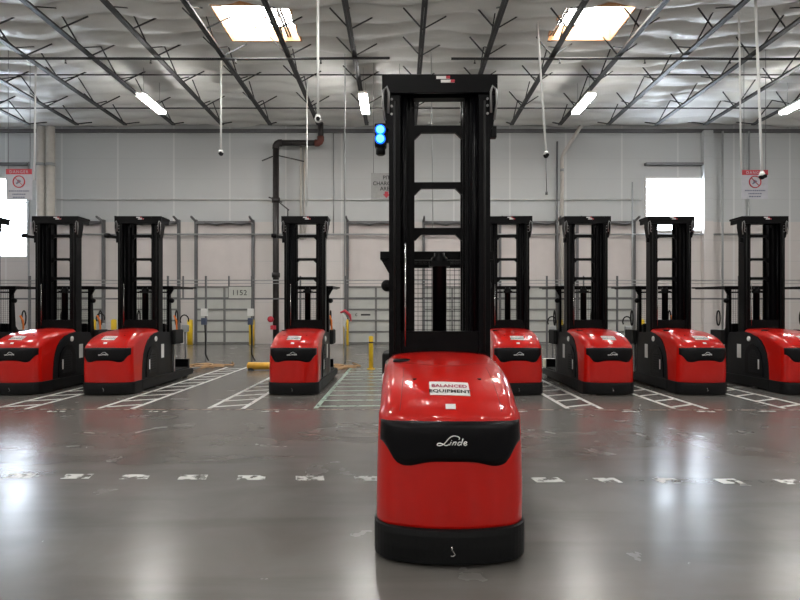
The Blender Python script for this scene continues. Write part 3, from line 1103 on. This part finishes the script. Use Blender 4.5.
def floor_cable(x, y, seed, lab):
    random.seed(seed)
    pts = []
    for k in range(34):
        a = k * 0.62
        rr = 0.16 + 0.012 * k * (0.6 + 0.4 * math.sin(k))
        pts.append((x + rr * 1.3 * math.cos(a), y + rr * 1.5 * math.sin(a), 0.035 + 0.035 * (1 + math.sin(k * 1.1))))
    pts += [(x + 0.6, y + 0.7, 0.03), (x + 0.3, y + 1.6, 0.03)]
    tag(B().tube(catmull(pts, 2), 0.022, 6).out('floor_cable', 'hose'), lab, 'cable', 'tan charging cables on the floor')


floor_cable(-5.55, 15.9, 1, 'tan cable loosely coiled on the floor behind the truck beside the empty bay')
floor_cable(-1.75, 15.6, 2, 'tan cable coiled on the floor behind the truck before the riser pipe')

# bollards
def bollard(x, D, r, h, lab, group, cap=False):
    e = empty('bollard', (x, D, 0))
    B().lathe((0, 0, 0), [(r, 0.0), (r, h - r * 0.5), (r * 0.8, h - r * 0.15), (r * 0.3, h)], 18).out('post_sleeve', 'yellow', e)
    if cap:
        B().lathe((0, 0, h - 0.2), [(r * 1.03, 0), (r * 1.03, 0.035)], 18).out('collar_band', 'ink', e)
        B().lathe((0, 0, 0), [(r * 1.8, 0), (r * 1.8, 0.02)], 18).out('base_plate', 'yellow', e)
    tag(e, lab, 'bollard', group)


sides = [(-14.9, 'at the right jamb of the leftmost dock door'), (-13.9, 'at the left jamb of the second dock door'), (-10.2, 'at the left jamb of the numbered dock door'),
         (-7.2, 'at the right jamb of the numbered dock door'), (-2.62, 'at the left jamb of the dock door behind the free standing bollard'),
         (7.78, 'seen between the first two trucks right of the front truck'), (11.75, 'just left of the mast of the truck under the window')]
for X, lab in sides:
    bollard(X, 27.2, 0.13, 1.25, 'yellow bollard ' + lab, 'yellow bollards at the dock doors')
bollard((371 - 400) * 15.7 / 560, 15.7, 0.062, 0.93, 'slim yellow bollard with dark collar standing in the open left of the front truck', 'free standing bollards', True)
g = empty('floor_barrier', (-4.2, 15.4, 0))
B().tube([(0, 0, 0.12), (0.03, 0, 0.12), (0.98, 0, 0.12), (1.0, 0, 0.12)], [0.06, 0.10, 0.10, 0.06], 16).out('barrier_tube', 'amber', g)
B().box(0.05, 0.17, -0.1, 0.1, 0, 0.06).box(0.82, 0.94, -0.1, 0.1, 0, 0.06).out('barrier_foot', 'ink', g)
tag(g, 'low amber tube barrier lying on the floor behind the truck before the riser', 'barrier')

# riser pipe
rz = 27.3
r = empty('riser_pipe', (-6.05, rz, 0))
B().tube([(0, 0, 0), (0, 0, 9.6)], 0.15, 14).out('vertical_pipe', 'riser', r)
B().tube([(0.25, 0, 9.84), (2.0, 0, 9.84)], 0.14, 14).out('horizontal_pipe', 'riser', r)
B().tube([(0, 0, 9.55), (0, 0, 9.7), (0.06, 0, 9.79), (0.15, 0, 9.84), (0.3, 0, 9.84)], 0.17, 14).out('elbow', 'riser', r)
B().tube([(1.9, 0, 9.84), (2.05, 0, 9.84), (2.14, 0, 9.9), (2.18, 0, 10.0), (2.18, 0, 10.15)], 0.17, 14).out('elbow', 'rust', r)
B().tube([(2.18, 0, 10.1), (2.18, 0, 10.8)], 0.14, 14).out('upper_pipe', 'riser', r)
for z in (7.05, 3.4):
    B().lathe((0, 0, z), [(0.2, -0.12), (0.2, 0.12)], 16).out('coupling', 'riser', r)
t = B().bar((-0.7, 0.1, 9.0), (0, 0, 9.25), 0.05).bar((0, 0, 9.25), (1.3, 0.4, 9.05), 0.05)
t.out('pipe_bracket', 'riser', r)
t = B()
t.bar((0.1, 0, 7.0), (0.65, -0.1, 6.55), 0.06).bar((-0.35, 0, 7.2), (0.3, 0, 6.95), 0.06).bar((0.6, -0.1, 6.6), (0.6, -0.1, 5.9), 0.05)
t.out('pipe_bracket', 'riser', r)
t = B().lathe((-0.2, -0.25, 1.25), [(0.05, -0.04), (0.15, -0.03), (0.15, 0.03), (0.05, 0.04)], 18, 'y')
t.tube([(-0.2, -0.25, 1.25), (0, 0, 1.25)], 0.05, 8)
tag(t.out('valve_wheel', 'valve', r), 'red valve wheel')
B().box(-0.2, 0.05, -0.3, 0.1, 0.75, 0.95).out('valve_body', 'valve', r)
tag(r, 'black riser pipe on the far wall with elbow turning up to the roof', 'pipe')

# thinner pipes and conduits on the far wall
for X, D, rr, z0, z1, m_, lab in (
        (-4.93, 27.85, 0.05, 5.2, 9.9, 'cream_pipe', 'thin cream conduit on the wall right of the riser, left one of a close pair'),
        (-4.76, 27.85, 0.04, 5.2, 9.9, 'cream_pipe', 'thin cream conduit on the wall right of the riser, right one of a close pair'),
        (-2.72, 27.5, 0.035, 0.0, 10.6, 'duct', 'thin grey pipe running full height left of the charging sign'),
        (-3.3, 27.8, 0.025, 5.4, 10.5, 'duct', 'hair thin grey conduit between the cream pair and the charging sign'),
        (7.75, 27.6, 0.045, 0.0, 10.0, 'dark_conduit', 'dark thin pipe left of the truck mast under the slanting drain'),
        (11.45, 27.6, 0.04, 0.0, 8.0, 'duct', 'grey pipe left of the bright right window'),
        (15.9, 27.6, 0.05, 0.0, 10.5, 'duct', 'grey pipe right of the bright right window'),
        (17.2, 27.6, 0.05, 0.0, 10.5, 'duct', 'grey pipe on the wall right of the hanging sign'),
        (-18.3, 27.6, 0.04, 0.0, 9.0, 'duct', 'thin grey pipe between left window and cream downpipes')):
    pipe('wall_pipe', [(X, D, z0), (X, D, z1)], rr, m_, lab, 'pipe', 'thin pipes on the far wall', 8)
pipe('wall_pipe', [(-18, 27.78, 5.45), (18, 27.78, 5.45)], 0.045, 'duct', 'long level grey pipe along the far wall behind the masts', 'pipe', 'level pipes on the far wall', 8)
pipe('wall_pipe', [(-18, 27.9, 7.2), (12.0, 27.9, 7.2)], 0.03, 'white_paint', 'long thin white conduit level with the charging sign bottom', 'pipe', 'level pipes on the far wall', 8)


def drain(X, lab, pts=None, rr=0.19, D=26.6):
    e = empty('downpipe', (X, D, 0))
    B().tube(pts or [(0, 0, 0), (0, 0, 10.4)], rr, 16).out('pipe_barrel', 'cream_pipe', e)
    for z in (2.9, 8.6):
        B().lathe((0, 0, z), [(rr * 1.12, -0.07), (rr * 1.12, 0.07)], 16).out('pipe_strap', 'duct', e)
    tag(e, lab, 'pipe', 'cream roof downpipes')


drain(-17.05, 'thick cream downpipe beside the left hanging sign, left of the pair')
drain(-16.6, 'thick cream downpipe beside the left hanging sign, right of the pair')
drain(8.0, 'slim cream downpipe with slanting top above the mast right of the front truck', [(0, 0, 0), (0, 0, 9.2), (0.12, 0, 9.5), (0.85, -0.3, 10.7)], 0.09, 27.65)

# ------------------------------------------------------------------ cameras on drop poles
def drop_camera(X, D, ztop, zbot, lab, lean=0.0, white=False):
    e = empty('security_camera', (X, D, zbot))
    H = ztop - zbot
    B().tube([(0, 0, 0.12), (-lean, 0, H)], 0.035, 8).out('drop_pole', 'white_paint', e)
    B().lathe((0, 0, 0), [(0.05, 0.12), (0.075, 0.06), (0.10, 0.0)], 16).out('camera_cap', 'white_paint', e)
    B().lathe((0, 0, 0), [(0.02, -0.10), (0.06, -0.08), (0.085, -0.04), (0.095, 0.0)], 16).out('camera_dome', 'white' if white else 'black_plastic', e)
    B().tube([(0, -0.02, -0.02), (0.02, -0.13, -0.03)], [0.05, 0.055], 12).out('camera_lens', 'black_plastic', e)
    tag(e, lab, 'security camera', 'cameras on drop poles')
    return e


def P(x, y, D): return px(x, y, D)
p = P(221, 153, 20); drop_camera(p.x, 20, 10.9, p.z, 'dark dome camera on a white drop pole between the left skylight and the riser')
p = P(318, 119, 15); drop_camera(p.x, 15, 10.9, p.z, 'white camera on a drop pole beside the riser pipe top', white=True)
p = P(546, 155, 18); ce = drop_camera(p.x, 18, 10.87, p.z, 'dark camera on a leaning white pole right of the front mast', lean=0.28)
t = B().tube([(0, 0, -0.08), (0.02, 0, -1.2)], 0.012, 6)
t.lathe((0.02, 0, -1.22), [(0.04, -0.06), (0.04, 0.04)], 10)
t.out('hanging_cable', 'dark_conduit', ce)
p = P(762, 176, 16); drop_camera(p.x, 16, 10.9, p.z, 'white camera on a leaning pole in front of the right hanging sign', lean=0.2)
for X, D, z0, lab in ((-6.75, 26.5, 8.9, 'a'),):
    pass
p = P(67, 65, 18)
pipe('drop_rod', [(P(34, 200, 20).x, 20, P(34, 180, 20).z), (P(36, 60, 20).x, 20, 11.1)], 0.03, 'white_paint', 'thin white rod hanging down beside the left no entry sign', 'rod', 'thin drop rods')
pipe('drop_rod', [(P(307, 205, 22).x, 22, P(307, 205, 22).z), (P(307, 100, 22).x, 22, 11.1)], 0.022, 'white_paint', 'thin white rod hanging right of the riser pipe elbow', 'rod', 'thin drop rods')
pipe('drop_rod', [(P(345, 280, 20).x, 20, P(345, 280, 20).z), (P(345, 60, 20).x, 20, 11.1)], 0.018, 'duct', 'long thin grey rod hanging left of the charging sign', 'rod', 'thin drop rods')
pipe('drop_rod', [(P(741, 170, 17).x, 17, P(741, 170, 17).z), (P(739, 60, 17).x, 17, 11.1)], 0.025, 'white_paint', 'thin white rod hanging above the left corner of the right sign', 'rod', 'thin drop rods')
pipe('drop_rod', [(P(433, 230, 20).x, 20, P(433, 230, 20).z), (P(431, 90, 20).x, 20, 11.1)], 0.014, 'duct', 'hair thin rod seen through the openings of the front mast', 'rod', 'thin drop rods')

# ------------------------------------------------------------------ hanging signs
def hang_sign(x0, x1, y0, y1, D, kind, lab):
    a, b_ = P(x0, y0, D), P(x1, y1, D)
    w, h = b_.x - a.x, a.z - b_.z
    e = empty('hanging_sign', ((a.x + b_.x) / 2, D, b_.z))
    face = 'sign_white' if kind == 'ban' else 'sign_grey'
    bd = B().box(-w / 2, w / 2, 0, 0.02, 0, h).out('sign_board', face, e)
    t = B()
    for s in (-1, 1):
        t.tube([(s * w * 0.42, 0.01, h), (s * w * 0.42, 0.01, 10.97 - b_.z)], 0.008, 6)
    t.out('hanging_wire', 'dark_conduit', e)
    if kind == 'ban':
        B().box(-w / 2, w / 2, -0.006, 0, h * 0.83, h).out('red_header', 'red_print', bd)
        hs = h * 0.105
        text_on('DANGER', hs * 1.25, 'sign_white', bd, (0, -0.010, h * 0.865), extrude=0.002, spacing=1.25)
        c = (0, -0.006, h * 0.59)
        rr = w * 0.22
        ring = [(rr * math.cos(k * PI / 16), -0.008, h * 0.59 + rr * math.sin(k * PI / 16)) for k in range(32)]
        t = B().tube(ring, 0.020, 6, True)
        t.bar((-rr * 0.7, -0.010, h * 0.59 + rr * 0.7), (rr * 0.7, -0.010, h * 0.59 - rr * 0.7), 0.035, 0.012)
        t.out('ban_symbol', 'red_print', bd)
        t = B()
        t.bar((-rr * 0.45, -0.006, h * 0.59 - rr * 0.35), (rr * 0.3, -0.006, h * 0.59 + rr * 0.15), 0.02, 0.05)
        t.box(-rr * 0.3, rr * 0.1, -0.008, 0, h * 0.59 - rr * 0.1, h * 0.59 + rr * 0.35)
        t.out('pictogram', 'grey_ink', bd)
        for k, (z, ww) in enumerate(((0.29, 0.78), (0.185, 0.5), (0.085, 0.46))):
            t = B()
            x = -w * ww / 2
            random.seed(k)
            while x < w * ww / 2 - 0.03:
                l = random.uniform(0.03, 0.07)
                t.box(x, min(x + l, w * ww / 2), -0.006, 0, h * z - 0.022, h * z + 0.022)
                x += l + 0.018
            t.out('print_line', 'grey_ink', bd)
    else:
        text_on('PIT', h * 0.20, 'ink', bd, (0, -0.008, h * 0.76), extrude=0.003, bold=0.002)
        text_on('CHARGING', h * 0.20, 'ink', bd, (0, -0.008, h * 0.54), extrude=0.003, bold=0.002)
        text_on('AREA', h * 0.20, 'ink', bd, (0, -0.008, h * 0.34), extrude=0.003, bold=0.002)
        s = w
        arrow = [(-0.055 * s, 0.30 * h), (0.055 * s, 0.30 * h), (0.055 * s, 0.20 * h), (0.11 * s, 0.20 * h), (0, 0.05 * h), (-0.11 * s, 0.20 * h), (-0.055 * s, 0.20 * h)]
        B().prism(arrow, -0.008, 0, 'y').out('down_arrow', 'red_print', bd)
    tag(e, lab, 'sign', 'hanging warning signs' if kind == 'ban' else None)


hang_sign(6, 32, 169, 200, 20, 'ban', 'hanging sign with red header and ban symbol beside the cream downpipes')
hang_sign(742, 768, 170, 199, 20, 'ban', 'hanging sign with red header and ban symbol above a truck mast')
hang_sign(371, 402, 173, 199.5, 21, 'pit', 'silver pit charging area sign with red arrow behind the front mast')

# dock number board
a, c = P(229.5, 287, 18), P(252, 298.3, 18)
e = empty('number_board', (a.x, 17.93, c.z))
w, h = c.x - a.x, a.z - c.z
bd = B().box(0, w, -0.01, 0.01, 0, h).out('board_face', 'sign_board', e)
text_on('1152', h * 0.66, 'ink', bd, (w / 2 - 0.02, -0.016, h * 0.27), extrude=0.003, spacing=1.05)
t = B().box(-0.02, 0, -0.015, 0.015, -0.03, h + 0.03).box(w, w + 0.02, -0.015, 0.015, -0.03, h + 0.03).box(0, w, -0.015, 0.015, h, h + 0.02).box(0, w, -0.015, 0.015, -0.03, 0)
t.out('board_edge', 'dark_conduit', e)
tag(e, 'pale bay number board reading 1152 fixed to the charging rack', 'sign')

# small things
e = empty('fire_extinguisher', (P(424, 345, 20).x, 20, 0))
B().lathe((0, 0, 0), [(0.10, 0.0), (0.11, 0.03), (0.11, 0.55), (0.06, 0.65), (0.03, 0.68)], 18).out('cylinder_body', 'valve', e)
B().box(-0.03, 0.12, -0.02, 0.02, 0.68, 0.74).out('lever', 'black_plastic', e)
B().tube([(0.03, -0.05, 0.7), (0.14, -0.1, 0.6), (0.14, -0.1, 0.3)], 0.014, 8).out('discharge_hose', 'rubber', e)
tag(e, 'red extinguisher on the floor seen through the front truck cab screen', 'extinguisher')
e = empty('strap_bundle', (P(345, 316, 17.9).x, 17.9, 1.2))
B().tube([(-0.14, -0.05, 0.38), (0, -0.08, 0.44), (0.16, -0.06, 0.3), (0.2, -0.05, 0.1)], [0.03, 0.05, 0.045, 0.02], 8).out('webbing', 'valve', e)
B().tube([(-0.05, -0.05, 0.36), (0.02, -0.08, 0.2), (-0.02, -0.05, 0.0), (0.05, -0.06, -0.2)], [0.03, 0.05, 0.04, 0.02], 8).out('white_webbing', 'white_paint', e)
B().tube([(0, 0.02, -1.19), (0, 0.02, 0.42)], 0.025, 8).out('stand_post', 'duct', e)
tag(e, 'red and white webbing hung on a post right of the truck before the riser', 'strap')
e = empty('carton', (P(551, 372, 14.6).x, 14.6, 0.165))
B().box(-0.16, 0.14, -0.2, 0.2, 0, 0.20, 0.005).out('box_body', 'carton', e)
B().box(-0.17, 0.15, -0.22, 0.22, 0.20, 0.215).out('lid', 'white', e)
tag(e, 'pale carton lying on the forks of the first clear truck right of front', 'box')
